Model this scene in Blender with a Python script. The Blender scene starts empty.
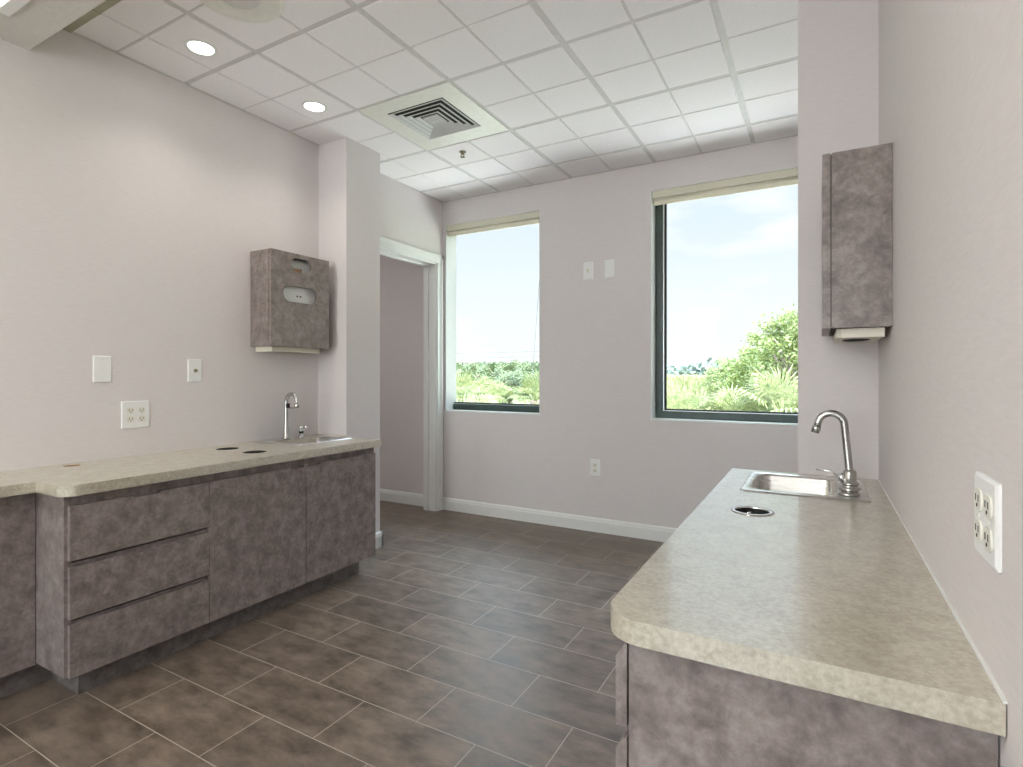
import bpy, bmesh, math, random
from mathutils import Vector, Matrix

C = bpy.context.scene.collection
SC = bpy.context.scene
PI = math.pi

# ------------------------------------------------------------------ camera
CAM_Z = 1.119
cam = bpy.data.cameras.new('camera')
cam.sensor_width = 36.0
cam.lens = 548.286 / 1023 * 36
cam.shift_y = -9.126 / 1023
cam.clip_start = 0.02
cam.clip_end = 2000
cam_ob = bpy.data.objects.new('camera', cam)
cam_ob.location = (0, 0, CAM_Z)
cam_ob.rotation_euler = (PI / 2, 0, 0.509917)
C.objects.link(cam_ob)
SC.camera = cam_ob

# ------------------------------------------------------------------ view / sampling
SC.view_settings.view_transform = 'Standard'
SC.view_settings.look = 'None'
SC.view_settings.gamma = 1.0
SC.view_settings.use_curve_mapping = False
SC.view_settings.exposure = 0.97
SC.cycles.use_denoising = True
SC.cycles.max_bounces = 10
SC.cycles.diffuse_bounces = 6
SC.cycles.glossy_bounces = 4
SC.cycles.transparent_max_bounces = 24
SC.cycles.caustics_reflective = False
SC.cycles.caustics_refractive = False
SC.cycles.sample_clamp_indirect = 4.0

# ------------------------------------------------------------------ world (hazy bright sky with thin cloud)
SKY_STRENGTH = 0.59
BACK_SKY = 4.6
HIGH_SKY = 8.5
W = bpy.data.worlds.new('sky')
SC.world = W
W.use_nodes = True
nt = W.node_tree
nt.nodes.clear()
n_out = nt.nodes.new('ShaderNodeOutputWorld')
n_bg = nt.nodes.new('ShaderNodeBackground')
n_tc = nt.nodes.new('ShaderNodeTexCoord')
n_sep = nt.nodes.new('ShaderNodeSeparateXYZ')
n_rmp = nt.nodes.new('ShaderNodeValToRGB')
n_map = nt.nodes.new('ShaderNodeMapping')
n_map.inputs['Scale'].default_value = (3.0, 3.0, 9.0)
n_noi = nt.nodes.new('ShaderNodeTexNoise')
n_noi.inputs['Scale'].default_value = 1.7
n_noi.inputs['Detail'].default_value = 6
n_cr = nt.nodes.new('ShaderNodeValToRGB')
n_cr.color_ramp.elements[0].position = 0.50
n_cr.color_ramp.elements[1].position = 0.72
n_mix = nt.nodes.new('ShaderNodeMixRGB')
n_mix.inputs[2].default_value = (1.0, 1.0, 1.0, 1)
e = n_rmp.color_ramp.elements
e[0].position = 0.0
e[0].color = (0.93, 0.95, 0.96, 1)
e[1].position = 0.14
e[1].color = (0.85, 0.905, 0.945, 1)
x = n_rmp.color_ramp.elements.new(0.36)
x.color = (0.66, 0.78, 0.88, 1)
x = n_rmp.color_ramp.elements.new(0.9)
x.color = (0.48, 0.70, 0.92, 1)
L = nt.links.new
L(n_tc.outputs['Generated'], n_sep.inputs[0])
L(n_sep.outputs['Z'], n_rmp.inputs[0])
L(n_tc.outputs['Generated'], n_map.inputs[0])
L(n_map.outputs[0], n_noi.inputs[0])
L(n_noi.outputs[0], n_cr.inputs[0])
L(n_cr.outputs[0], n_mix.inputs[0])
L(n_rmp.outputs[0], n_mix.inputs[1])
L(n_mix.outputs[0], n_bg.inputs[0])
# the sky is far brighter behind the building, put there to light the room, than on the side the windows face
n_dot = nt.nodes.new('ShaderNodeVectorMath')
n_dot.operation = 'DOT_PRODUCT'
n_dot.inputs[1].default_value = Vector((-0.10, -1.0, 0.35)).normalized()
n_mr = nt.nodes.new('ShaderNodeMapRange')
n_mr.interpolation_type = 'SMOOTHSTEP'
n_mr.inputs['From Min'].default_value = -0.1
n_mr.inputs['From Max'].default_value = 0.9
n_mr.inputs['To Min'].default_value = SKY_STRENGTH
n_mr.inputs['To Max'].default_value = BACK_SKY
L(n_tc.outputs['Generated'], n_dot.inputs[0])
L(n_dot.outputs['Value'], n_mr.inputs['Value'])
# and brighter overhead than near the horizon
n_hi = nt.nodes.new('ShaderNodeMapRange')
n_hi.interpolation_type = 'SMOOTHSTEP'
n_hi.inputs['From Min'].default_value = 0.40
n_hi.inputs['From Max'].default_value = 0.85
n_hi.inputs['To Min'].default_value = 0.0
n_hi.inputs['To Max'].default_value = HIGH_SKY
n_add = nt.nodes.new('ShaderNodeMath')
n_add.operation = 'ADD'
L(n_sep.outputs['Z'], n_hi.inputs['Value'])
L(n_mr.outputs[0], n_add.inputs[0])
L(n_hi.outputs[0], n_add.inputs[1])
L(n_add.outputs[0], n_bg.inputs[1])
L(n_bg.outputs[0], n_out.inputs[0])

# ------------------------------------------------------------------ sun (stands behind the building, lights the plants outside)
sun = bpy.data.lights.new('sun', 'SUN')
sun.energy = 10.5
sun.angle = 0.01
sun.color = (1.0, 0.96, 0.88)
sun_ob = bpy.data.objects.new('sun', sun)
sun_ob.rotation_euler = Vector((-0.62, 0.22, -1.0)).to_track_quat('-Z', 'Y').to_euler()
C.objects.link(sun_ob)

# strengths of the lamps and added fill lights (the lamps themselves are built further down)
FILL_TROFFER = 5.0
CORNER_TROFFER = 0.6
DOWNLIGHT_W = 5.0
HALL_FILL_W = 6.5


# ------------------------------------------------------------------ materials
def mat(name):
    m = bpy.data.materials.new(name)
    m.use_nodes = True
    t = m.node_tree
    t.nodes.clear()
    o = t.nodes.new('ShaderNodeOutputMaterial')
    b = t.nodes.new('ShaderNodeBsdfPrincipled')
    t.links.new(b.outputs[0], o.inputs[0])
    return m, t, b


def ramp(t, stops):
    r = t.nodes.new('ShaderNodeValToRGB')
    el = r.color_ramp.elements
    el[0].position, el[0].color = stops[0][0], (*stops[0][1], 1)
    el[1].position, el[1].color = stops[-1][0], (*stops[-1][1], 1)
    for p, c in stops[1:-1]:
        q = el.new(p)
        q.color = (*c, 1)
    return r


def plain(name, col, rough=0.5, metal=0.0, spec=0.5, var=0.04, scale=30.0, bump=0.0):
    """a solid colour with slight procedural variation"""
    m, t, b = mat(name)
    tc = t.nodes.new('ShaderNodeTexCoord')
    no = t.nodes.new('ShaderNodeTexNoise')
    no.inputs['Scale'].default_value = scale
    no.inputs['Detail'].default_value = 3
    lo = tuple(c * (1 - var) for c in col)
    hi = tuple(min(1, c * (1 + var)) for c in col)
    r = ramp(t, [(0.3, lo), (0.7, hi)])
    t.links.new(tc.outputs['Object'], no.inputs['Vector'])
    t.links.new(no.outputs[0], r.inputs[0])
    t.links.new(r.outputs[0], b.inputs['Base Color'])
    b.inputs['Roughness'].default_value = rough
    b.inputs['Metallic'].default_value = metal
    b.inputs['Specular IOR Level'].default_value = spec
    if bump:
        bp = t.nodes.new('ShaderNodeBump')
        bp.inputs['Strength'].default_value = bump
        bp.inputs['Distance'].default_value = 0.002
        t.links.new(no.outputs[0], bp.inputs['Height'])
        t.links.new(bp.outputs[0], b.inputs['Normal'])
    return m


def wall_mat(name, col):
    """wall covering with a faint horizontal weave"""
    m, t, b = mat(name)
    tc = t.nodes.new('ShaderNodeTexCoord')
    mp = t.nodes.new('ShaderNodeMapping')
    mp.inputs['Scale'].default_value = (25, 25, 260)
    no = t.nodes.new('ShaderNodeTexNoise')
    no.inputs['Scale'].default_value = 1.0
    no.inputs['Detail'].default_value = 4
    r = ramp(t, [(0.3, tuple(c * 0.965 for c in col)), (0.7, tuple(c * 1.03 for c in col))])
    bp = t.nodes.new('ShaderNodeBump')
    bp.inputs['Strength'].default_value = 0.12
    bp.inputs['Distance'].default_value = 0.001
    k = t.links.new
    k(tc.outputs['Object'], mp.inputs[0])
    k(mp.outputs[0], no.inputs['Vector'])
    k(no.outputs[0], r.inputs[0])
    k(r.outputs[0], b.inputs['Base Color'])
    k(no.outputs[0], bp.inputs['Height'])
    k(bp.outputs[0], b.inputs['Normal'])
    b.inputs['Roughness'].default_value = 0.75
    b.inputs['Specular IOR Level'].default_value = 0.25
    return m


def laminate_mat(name, dark, mid, light, rough=0.38):
    """mottled leather-look laminate: soft blotches with thin pale clouds"""
    m, t, b = mat(name)
    tc = t.nodes.new('ShaderNodeTexCoord')
    n1 = t.nodes.new('ShaderNodeTexNoise')
    n1.inputs['Scale'].default_value = 19
    n1.inputs['Detail'].default_value = 9
    n1.inputs['Roughness'].default_value = 0.66
    n1.inputs['Distortion'].default_value = 0.25
    n2 = t.nodes.new('ShaderNodeTexNoise')
    n2.inputs['Scale'].default_value = 60
    n2.inputs['Detail'].default_value = 7
    n2.inputs['Roughness'].default_value = 0.7
    mx = t.nodes.new('ShaderNodeMixRGB')
    mx.inputs[0].default_value = 0.35
    r = ramp(t, [(0.38, dark), (0.50, mid), (0.66, light)])
    k = t.links.new
    k(tc.outputs['Object'], n1.inputs['Vector'])
    k(tc.outputs['Object'], n2.inputs['Vector'])
    k(n1.outputs[0], mx.inputs[1])
    k(n2.outputs[0], mx.inputs[2])
    k(mx.outputs[0], r.inputs[0])
    k(r.outputs[0], b.inputs['Base Color'])
    b.inputs['Roughness'].default_value = rough
    b.inputs['Specular IOR Level'].default_value = 0.5
    return m


def counter_mat(name):
    m, t, b = mat(name)
    tc = t.nodes.new('ShaderNodeTexCoord')
    n1 = t.nodes.new('ShaderNodeTexNoise')
    n1.inputs['Scale'].default_value = 120
    n1.inputs['Detail'].default_value = 6
    n1.inputs['Roughness'].default_value = 0.65
    n2 = t.nodes.new('ShaderNodeTexNoise')
    n2.inputs['Scale'].default_value = 22
    n2.inputs['Detail'].default_value = 5
    mx = t.nodes.new('ShaderNodeMixRGB')
    mx.inputs[0].default_value = 0.3
    r = ramp(t, [(0.36, (0.39, 0.347, 0.262)), (0.50, (0.49, 0.446, 0.352)), (0.64, (0.585, 0.545, 0.445))])
    k = t.links.new
    k(tc.outputs['Object'], n1.inputs['Vector'])
    k(tc.outputs['Object'], n2.inputs['Vector'])
    k(n1.outputs[0], mx.inputs[1])
    k(n2.outputs[0], mx.inputs[2])
    k(mx.outputs[0], r.inputs[0])
    k(r.outputs[0], b.inputs['Base Color'])
    b.inputs['Roughness'].default_value = 0.4
    b.inputs['Coat Weight'].default_value = 1.0
    b.inputs['Coat IOR'].default_value = 2.5
    b.inputs['Coat Roughness'].default_value = 0.19
    return m


def floor_mat(name):
    """half-bond slate-look porcelain tiles with thin pale grout"""
    m, t, b = mat(name)
    tc = t.nodes.new('ShaderNodeTexCoord')
    mp = t.nodes.new('ShaderNodeMapping')
    bw, rh = 0.452, 0.2198
    mp.inputs['Location'].default_value = (0.678 + 40 * bw, -1.173 + 40 * rh, 0)
    br = t.nodes.new('ShaderNodeTexBrick')
    br.offset = 0.5
    br.offset_frequency = 2
    br.inputs['Color1'].default_value = (0.0, 0.0, 0.0, 1)
    br.inputs['Color2'].default_value = (1, 1, 1, 1)
    br.inputs['Mortar'].default_value = (0.5, 0.5, 0.5, 1)
    br.inputs['Scale'].default_value = 1.0
    br.inputs['Mortar Size'].default_value = 0.0016
    br.inputs['Mortar Smooth'].default_value = 0.1
    br.inputs['Bias'].default_value = 0.0
    br.inputs['Brick Width'].default_value = bw
    br.inputs['Row Height'].default_value = rh
    n1 = t.nodes.new('ShaderNodeTexNoise')
    n1.inputs['Scale'].default_value = 7
    n1.inputs['Detail'].default_value = 9
    n1.inputs['Roughness'].default_value = 0.68
    mp2 = t.nodes.new('ShaderNodeMapping')
    mp2.inputs['Scale'].default_value = (1.0, 1.9, 1.0)
    r = ramp(t, [(0.34, (0.078, 0.056, 0.042)), (0.5, (0.152, 0.115, 0.088)), (0.68, (0.232, 0.180, 0.140))])
    tone = t.nodes.new('ShaderNodeMixRGB')
    tone.blend_type = 'MULTIPLY'
    tone.inputs[0].default_value = 1.0
    tr = ramp(t, [(0.0, (0.84, 0.83, 0.84)), (1.0, (1.14, 1.12, 1.10))])
    fin = t.nodes.new('ShaderNodeMixRGB')
    fin.inputs[2].default_value = (0.40, 0.345, 0.28, 1)
    k = t.links.new
    k(tc.outputs['Object'], mp.inputs[0])
    k(mp.outputs[0], br.inputs['Vector'])
    k(tc.outputs['Object'], mp2.inputs[0])
    k(mp2.outputs[0], n1.inputs['Vector'])
    k(n1.outputs[0], r.inputs[0])
    k(r.outputs[0], tone.inputs[1])
    k(br.outputs['Color'], tr.inputs[0])
    k(tr.outputs[0], tone.inputs[2])
    k(tone.outputs[0], fin.inputs[1])
    k(br.outputs['Fac'], fin.inputs[0])
    k(fin.outputs[0], b.inputs['Base Color'])
    rr = ramp(t, [(0.3, (0.30,) * 3), (0.7, (0.46,) * 3)])
    k(n1.outputs[0], rr.inputs[0])
    k(rr.outputs[0], b.inputs['Roughness'])
    bp = t.nodes.new('ShaderNodeBump')
    bp.inputs['Strength'].default_value = 0.25
    bp.inputs['Distance'].default_value = 0.002
    k(n1.outputs[0], bp.inputs['Height'])
    bp2 = t.nodes.new('ShaderNodeBump')
    bp2.invert = True
    bp2.inputs['Strength'].default_value = 0.4
    bp2.inputs['Distance'].default_value = 0.001
    k(br.outputs['Fac'], bp2.inputs['Height'])
    k(bp.outputs[0], bp2.inputs['Normal'])
    k(bp2.outputs[0], b.inputs['Normal'])
    b.inputs['Specular IOR Level'].default_value = 0.65
    return m


def leaf_mat(name, c1, c2, trans=0.3, scale=1.6):
    m, t, b = mat(name)
    tc = t.nodes.new('ShaderNodeTexCoord')
    n1 = t.nodes.new('ShaderNodeTexNoise')
    n1.inputs['Scale'].default_value = scale
    n1.inputs['Detail'].default_value = 5
    r = ramp(t, [(0.35, c1), (0.65, c2)])
    k = t.links.new
    k(tc.outputs['Object'], n1.inputs['Vector'])
    k(n1.outputs[0], r.inputs[0])
    k(r.outputs[0], b.inputs['Base Color'])
    b.inputs['Roughness'].default_value = 0.55
    tl = t.nodes.new('ShaderNodeBsdfTranslucent')
    k(r.outputs[0], tl.inputs[0])
    mx = t.nodes.new('ShaderNodeMixShader')
    mx.inputs[0].default_value = trans
    out = [n for n in t.nodes if n.type == 'OUTPUT_MATERIAL'][0]
    k(b.outputs[0], mx.inputs[1])
    k(tl.outputs[0], mx.inputs[2])
    k(mx.outputs[0], out.inputs[0])
    return m


def emit_mat(name, col, strength):
    m, t, b = mat(name)
    tc = t.nodes.new('ShaderNodeTexCoord')
    no = t.nodes.new('ShaderNodeTexNoise')
    no.inputs['Scale'].default_value = 60
    r = ramp(t, [(0.3, tuple(c * 0.97 for c in col)), (0.7, col)])
    t.links.new(tc.outputs['Object'], no.inputs['Vector'])
    t.links.new(no.outputs[0], r.inputs[0])
    t.links.new(r.outputs[0], b.inputs['Emission Color'])
    b.inputs['Base Color'].default_value = (0.8, 0.8, 0.8, 1)
    b.inputs['Emission Strength'].default_value = strength
    return m


def glass_mat(name):
    m, t, b = mat(name)
    t.nodes.remove(b)
    out = [n for n in t.nodes if n.type == 'OUTPUT_MATERIAL'][0]
    tr = t.nodes.new('ShaderNodeBsdfTransparent')
    tr.inputs[0].default_value = (0.97, 0.985, 0.98, 1)
    gl = t.nodes.new('ShaderNodeBsdfGlossy')
    gl.inputs['Roughness'].default_value = 0.01
    fr = t.nodes.new('ShaderNodeFresnel')
    fr.inputs[0].default_value = 1.10
    mx = t.nodes.new('ShaderNodeMixShader')
    k = t.links.new
    k(fr.outputs[0], mx.inputs[0])
    k(tr.outputs[0], mx.inputs[1])
    k(gl.outputs[0], mx.inputs[2])
    k(mx.outputs[0], out.inputs[0])
    return m


def steel_mat(name, rough, col=(0.62, 0.61, 0.59)):
    """brushed stainless steel"""
    m, t, b = mat(name)
    tc = t.nodes.new('ShaderNodeTexCoord')
    mp = t.nodes.new('ShaderNodeMapping')
    mp.inputs['Scale'].default_value = (8, 260, 260)
    no = t.nodes.new('ShaderNodeTexNoise')
    no.inputs['Scale'].default_value = 1.0
    r = ramp(t, [(0.3, (rough * 0.8,) * 3), (0.7, (rough * 1.2,) * 3)])
    k = t.links.new
    k(tc.outputs['Object'], mp.inputs[0])
    k(mp.outputs[0], no.inputs['Vector'])
    k(no.outputs[0], r.inputs[0])
    k(r.outputs[0], b.inputs['Roughness'])
    b.inputs['Base Color'].default_value = (*col, 1)
    b.inputs['Metallic'].default_value = 1.0
    return m


M_WALL = wall_mat('wall_covering', (0.685, 0.642, 0.636))
M_SOFFIT = plain('soffit_paint', (0.62, 0.60, 0.56), 0.8, spec=0.2, scale=60)
M_BAND = plain('olive_band', (0.40, 0.38, 0.29), 0.7, spec=0.3)
M_TILE = plain('ceiling_tile', (0.83, 0.80, 0.805), 0.9, spec=0.15, var=0.05, scale=240, bump=0.35)
M_TBAR = plain('ceiling_grid_paint', (0.60, 0.58, 0.565), 0.6)
M_TRIM = plain('white_trim_paint', (0.76, 0.76, 0.74), 0.4, var=0.015)
M_VENT = plain('vent_enamel', (0.72, 0.71, 0.65), 0.45)
M_LOUVRE = plain('louvre_enamel', (0.56, 0.56, 0.54), 0.5)
M_FLOOR = floor_mat('slate_look_tile')
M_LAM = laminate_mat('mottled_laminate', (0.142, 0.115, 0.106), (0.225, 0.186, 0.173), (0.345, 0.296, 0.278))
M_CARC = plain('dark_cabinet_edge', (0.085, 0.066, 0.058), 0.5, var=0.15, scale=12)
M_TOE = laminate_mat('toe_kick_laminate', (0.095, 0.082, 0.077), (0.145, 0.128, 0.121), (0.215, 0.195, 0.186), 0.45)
M_COUNTER = counter_mat('speckled_counter_laminate')
M_WOOD = plain('raw_wood', (0.26, 0.14, 0.07), 0.7, var=0.2)
M_STEEL = steel_mat('brushed_steel', 0.30, (0.70, 0.69, 0.67))
M_CHROME = plain('chrome', (0.72, 0.72, 0.73), 0.09, 1.0, var=0.01)
M_NICKEL = steel_mat('brushed_nickel', 0.22, (0.52, 0.51, 0.49))
M_BLACK = plain('black_plastic', (0.010, 0.010, 0.010), 0.6, spec=0.3)
M_DARK = plain('void_shade', (0.02, 0.02, 0.019), 0.8)
M_CREAM = plain('cream_plastic', (0.70, 0.66, 0.55), 0.4, var=0.02)
M_WHITE = plain('white_plastic', (0.80, 0.80, 0.79), 0.3, var=0.01)
M_IVORY = plain('ivory_plastic', (0.74, 0.72, 0.64), 0.35, var=0.01)
M_GREEN = plain('green_window_frame', (0.035, 0.060, 0.052), 0.4, var=0.2, scale=14)
M_GASKET = plain('window_gasket', (0.012, 0.015, 0.015), 0.6)
M_BEAD = plain('aluminium_bead', (0.70, 0.73, 0.74), 0.35, 0.6)
M_GLASS = glass_mat('window_glass')
M_BLIND = plain('blind_fabric', (0.66, 0.635, 0.52), 0.8, scale=200)
M_BLINDBAR = plain('blind_bar', (0.74, 0.71, 0.56), 0.4)
M_FILL_LENS = emit_mat('fill_troffer_lens', (1.0, 0.955, 0.87), FILL_TROFFER)
M_LENS2 = emit_mat('dim_troffer_lens', (1.0, 0.96, 0.76), CORNER_TROFFER)
M_DLENS = emit_mat('downlight_lens', (1.0, 0.98, 0.95), 6.0)
M_BRASS = plain('tarnished_brass', (0.22, 0.19, 0.12), 0.4, 0.8)
M_KRAFT = plain('brown_paper', (0.36, 0.22, 0.12), 0.8, var=0.2)
M_FIELD = leaf_mat('marsh_grass', (0.105, 0.120, 0.046), (0.185, 0.195, 0.082), 0.0)
M_PALM = leaf_mat('palm_leaf', (0.075, 0.110, 0.036), (0.290, 0.300, 0.140), 0.3, 14)
M_PALM2 = leaf_mat('dry_palm_leaf', (0.20, 0.19, 0.11), (0.34, 0.31, 0.19), 0.3, 14)
M_LEAF = leaf_mat('tree_leaf', (0.085, 0.125, 0.030), (0.210, 0.240, 0.080), 0.35, 9)
M_LEAF2 = leaf_mat('dark_tree_leaf', (0.050, 0.078, 0.030), (0.120, 0.145, 0.066), 0.3)
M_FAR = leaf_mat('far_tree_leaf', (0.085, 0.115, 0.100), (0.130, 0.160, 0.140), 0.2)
M_BOUNCE = plain('bounce_concrete', (0.55, 0.52, 0.48), 0.9, var=0.1, scale=3)
M_BARK = plain('bark', (0.16, 0.12, 0.09), 0.9, var=0.3, scale=8)
M_CABLE = plain('cable_jacket', (0.09, 0.095, 0.10), 0.8)


# ------------------------------------------------------------------ mesh helpers
def box(bm, x0, x1, y0, y1, z0, z1, bev=0.0, segs=1):
    vs = [bm.verts.new((x, y, z)) for x in (x0, x1) for y in (y0, y1) for z in (z0, z1)]
    idx = [(0, 1, 3, 2), (4, 6, 7, 5), (0, 4, 5, 1), (2, 3, 7, 6), (0, 2, 6, 4), (1, 5, 7, 3)]
    fs = [bm.faces.new([vs[i] for i in f]) for f in idx]
    if bev:
        es = list({e for f in fs for e in f.edges})
        bmesh.ops.bevel(bm, geom=es, offset=bev, segments=segs, affect='EDGES', profile=0.5)
    return fs


def plate(bm, outer, holes, w0, w1, fn, smooth_sides=False):
    """flat plate from an outline with holes; fn maps (u, v, w) to a point; w0..w1 is its thickness"""
    loops = [outer] + holes
    rings = {}
    for w in (w0, w1):
        edges = []
        rr = []
        for lp in loops:
            vs = [bm.verts.new(fn(u, v, w)) for u, v in lp]
            rr.append(vs)
            for i in range(len(vs)):
                edges.append(bm.edges.new((vs[i], vs[(i + 1) % len(vs)])))
        bmesh.ops.triangle_fill(bm, edges=edges, use_beauty=True)
        rings[w] = rr
    for a, b in zip(rings[w0], rings[w1]):
        n = len(a)
        for i in range(n):
            f = bm.faces.new((a[i], a[(i + 1) % n], b[(i + 1) % n], b[i]))
            f.smooth = smooth_sides


def xyw(u, v, w):
    return (u, v, w)


def rrect(x0, x1, y0, y1, r, seg=6):
    """rounded rectangle; r a radius or four radii for corners (x1,y1), (x0,y1), (x0,y0), (x1,y0)"""
    rs = [r] * 4 if not isinstance(r, (tuple, list)) else r
    pts = []
    for k, (cx, cy, sx, sy, a0) in enumerate(((x1, y1, -1, -1, 0), (x0, y1, 1, -1, 90), (x0, y0, 1, 1, 180), (x1, y0, -1, 1, 270))):
        q = rs[k]
        if q <= 1e-6:
            pts.append((cx, cy))
            continue
        for i in range(seg + 1):
            a = math.radians(a0 + 90 * i / seg)
            pts.append((cx + sx * q + q * math.cos(a), cy + sy * q + q * math.sin(a)))
    return pts


def circle(cx, cy, r, n=32, ry=None):
    return [(cx + r * math.cos(2 * PI * i / n), cy + (ry or r) * math.sin(2 * PI * i / n)) for i in range(n)]


def loft(bm, loops, cap0=False, cap1=False, smooth=True):
    rows = [[bm.verts.new(p) for p in lp] for lp in loops]
    n = len(rows[0])
    for a, b in zip(rows, rows[1:]):
        for i in range(n):
            f = bm.faces.new((a[i], a[(i + 1) % n], b[(i + 1) % n], b[i]))
            f.smooth = smooth
    if cap0:
        bm.faces.new(list(reversed(rows[0])))
    if cap1:
        bm.faces.new(rows[-1])


def lathe(bm, prof, c=(0, 0, 0), n=32, axis='Z', cap0=False, cap1=False, smooth=True):
    """prof: (radius, height) pairs around an axis through c"""
    loops = []
    for r, h in prof:
        lp = []
        for i in range(n):
            a = 2 * PI * i / n
            u, v = r * math.cos(a), r * math.sin(a)
            p = {'Z': (u, v, h), 'X': (h, u, v), 'Y': (v, h, u)}[axis]
            lp.append((c[0] + p[0], c[1] + p[1], c[2] + p[2]))
        loops.append(lp)
    loft(bm, loops, cap0, cap1, smooth)


def tube(bm, pts, r, n=14, caps=True):
    """round tube along pts; r a radius or a radius per point"""
    P = [Vector(p) for p in pts]
    R = r if isinstance(r, (list, tuple)) else [r] * len(P)
    up = Vector((0.0123, 1.0, 0.0371)).normalized()
    loops = []
    for i, p in enumerate(P):
        d = (P[min(i + 1, len(P) - 1)] - P[max(i - 1, 0)]).normalized()
        if abs(d.dot(up)) > 0.98:
            up = Vector((1, 0.02, 0))
        a = (up - d * up.dot(d)).normalized()
        b = d.cross(a)
        up = a
        loops.append([p + (a * math.cos(2 * PI * k / n) + b * math.sin(2 * PI * k / n)) * R[i] for k in range(n)])
    loft(bm, loops, caps, caps)


def link(name, bm, m, parent=None, base=None):
    """links bm as one object; base is the world point taken as its origin (a part takes its parent's)"""
    bmesh.ops.recalc_face_normals(bm, faces=bm.faces[:])
    if base is not None:
        bmesh.ops.translate(bm, verts=bm.verts[:], vec=-Vector(base))
    me = bpy.data.meshes.new(name)
    bm.to_mesh(me)
    bm.free()
    for q in (m if isinstance(m, (list, tuple)) else [m]):
        me.materials.append(q)
    o = bpy.data.objects.new(name, me)
    C.objects.link(o)
    if parent is not None:
        o.parent = parent
    elif base is not None:
        o.location = base
    return o


def tag(o, label=None, cat=None, group=None, kind=None):
    for k, v in (('label', label), ('category', cat), ('group', group), ('kind', kind)):
        if v:
            o[k] = v
    return o


def thing(name, loc, label, cat, group=None, rz=0.0):
    o = bpy.data.objects.new(name, None)
    o.empty_display_size = 0.05
    o.location = loc
    o.rotation_euler = (0, 0, rz)
    C.objects.link(o)
    return tag(o, label, cat, group)


class Part:
    """with Part('seat', material, parent) as bm: ... ; world=True means shapes are given in world coordinates"""

    def __init__(self, name, m, parent=None, world=True, label=None, base=None, kind=None):
        self.a = (name, m, parent, world, label, base, kind)

    def __enter__(self):
        self.bm = bmesh.new()
        return self.bm

    def __exit__(self, *exc):
        name, m, parent, world, label, base, kind = self.a
        if parent is not None and world:
            off = Vector((0, 0, 0))
            p = parent
            while p is not None:
                off += Vector(p.location)
                p = p.parent
            base = off
        self.ob = link(name, self.bm, m, parent, base)
        if label:
            self.ob['label'] = label
        if kind:
            self.ob['kind'] = kind
        return False


def clone(root, loc, rz=0.0, label=None, group=None, scale=None):
    r = root.copy()
    C.objects.link(r)
    r.location = loc
    r.rotation_euler = (0, 0, rz)
    if scale:
        r.scale = scale if not isinstance(scale, (int, float)) else (scale,) * 3
    if label:
        r['label'] = label
    if group:
        r['group'] = group
    for ch in list(root.children):
        c = ch.copy()
        C.objects.link(c)
        c.parent = r
        for g in ch.children:
            d = g.copy()
            C.objects.link(d)
            d.parent = c
    return r


def struct(name, m):
    return Part(name, m, kind='structure')


# ------------------------------------------------------------------ the room
XL, XR = -2.725, 0.186          # left and right walls
YF, YB = 3.70, -2.30            # far wall, wall behind the camera
ZC, ZS = 2.549, 2.402           # ceiling, lower ceiling
YS = 0.963                      # edge of the lower ceiling
HX0, HY0 = -5.2, 1.60           # adjoining hall

with struct('floor', M_FLOOR) as bm:
    box(bm, HX0 - 0.1, XR + 0.12, YB - 0.1, YF + 0.1, -0.1, 0.0)

DOOR_Y0, DOOR_Y1, DOOR_Z = 2.83, 3.62, 2.032
with struct('wall_left', M_WALL) as bm:
    box(bm, XL - 0.12, XL, YB - 0.1, DOOR_Y0, 0, ZC + 0.1)
    box(bm, XL - 0.12, XL, DOOR_Y0, DOOR_Y1, DOOR_Z, ZC + 0.1)
    box(bm, XL - 0.12, XL, DOOR_Y1, YF, 0, ZC + 0.1)
with struct('wall_right', M_WALL) as bm:
    box(bm, XR, XR + 0.12, YB - 0.1, YF + 0.3, 0, ZC + 0.1)


def rect(x0, x1, z0, z1):
    return [(x0, z0), (x1, z0), (x1, z1), (x0, z1)]


W1 = (-2.690, -1.828, 0.822, 2.352)
W2 = (-0.984, -0.085, 0.818, 2.360)
ADDED_WB = [(-2.55, -1.45, 0.60, 2.34), (-1.15, -0.05, 0.60, 2.34)]      # unseen windows added behind the camera to let light in
with struct('wall_back', M_WALL) as bm:
    plate(bm, rect(XL, XR, 0, ZC + 0.1), [rect(*q) for q in ADDED_WB], YB - 0.1, YB, lambda u, v, w: (u, w, v))

with struct('wall_far', M_WALL) as bm:
    plate(bm, rect(HX0, XR, 0, ZC + 0.1), [rect(W1[0] - 0.005, W1[1] + 0.005, W1[2] - 0.009, W1[3] + 0.005), rect(W2[0] - 0.005, W2[1] + 0.005, W2[2] - 0.009, W2[3] + 0.005)], YF, YF + 0.145, lambda u, v, w: (u, w, v))
with struct('wall_exterior', M_TRIM) as bm:
    plate(bm, rect(HX0, XR + 0.12, -1.0, ZC + 1.0), [rect(-2.80, -1.72, 0.80, 2.42), rect(-1.09, 0.02, 0.80, 2.42)], YF + 0.150, YF + 0.26, lambda u, v, w: (u, w, v))

COL_Y = 2.318
with struct('column_right', M_WALL) as bm:
    box(bm, -0.066, XR, COL_Y, YF, 0, ZC + 0.05)
COLX = -2.485
YCOL = 2.402
with struct('column_left', M_WALL) as bm:
    box(bm, XL, COLX, YCOL, 2.692, 0, ZC + 0.05)

# hall seen through the doorway
with struct('wall_hall_side', M_WALL) as bm:
    box(bm, HX0 - 0.1, HX0, HY0, YF, 0, ZC + 0.1)
with struct('wall_hall_back', M_WALL) as bm:
    box(bm, HX0 - 0.1, XL - 0.12, HY0 - 0.1, HY0, 0, ZC + 0.1)
with struct('ceiling_hall', M_TILE) as bm:
    box(bm, HX0, XL - 0.12, HY0, YF, ZC, ZC + 0.1)

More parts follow.
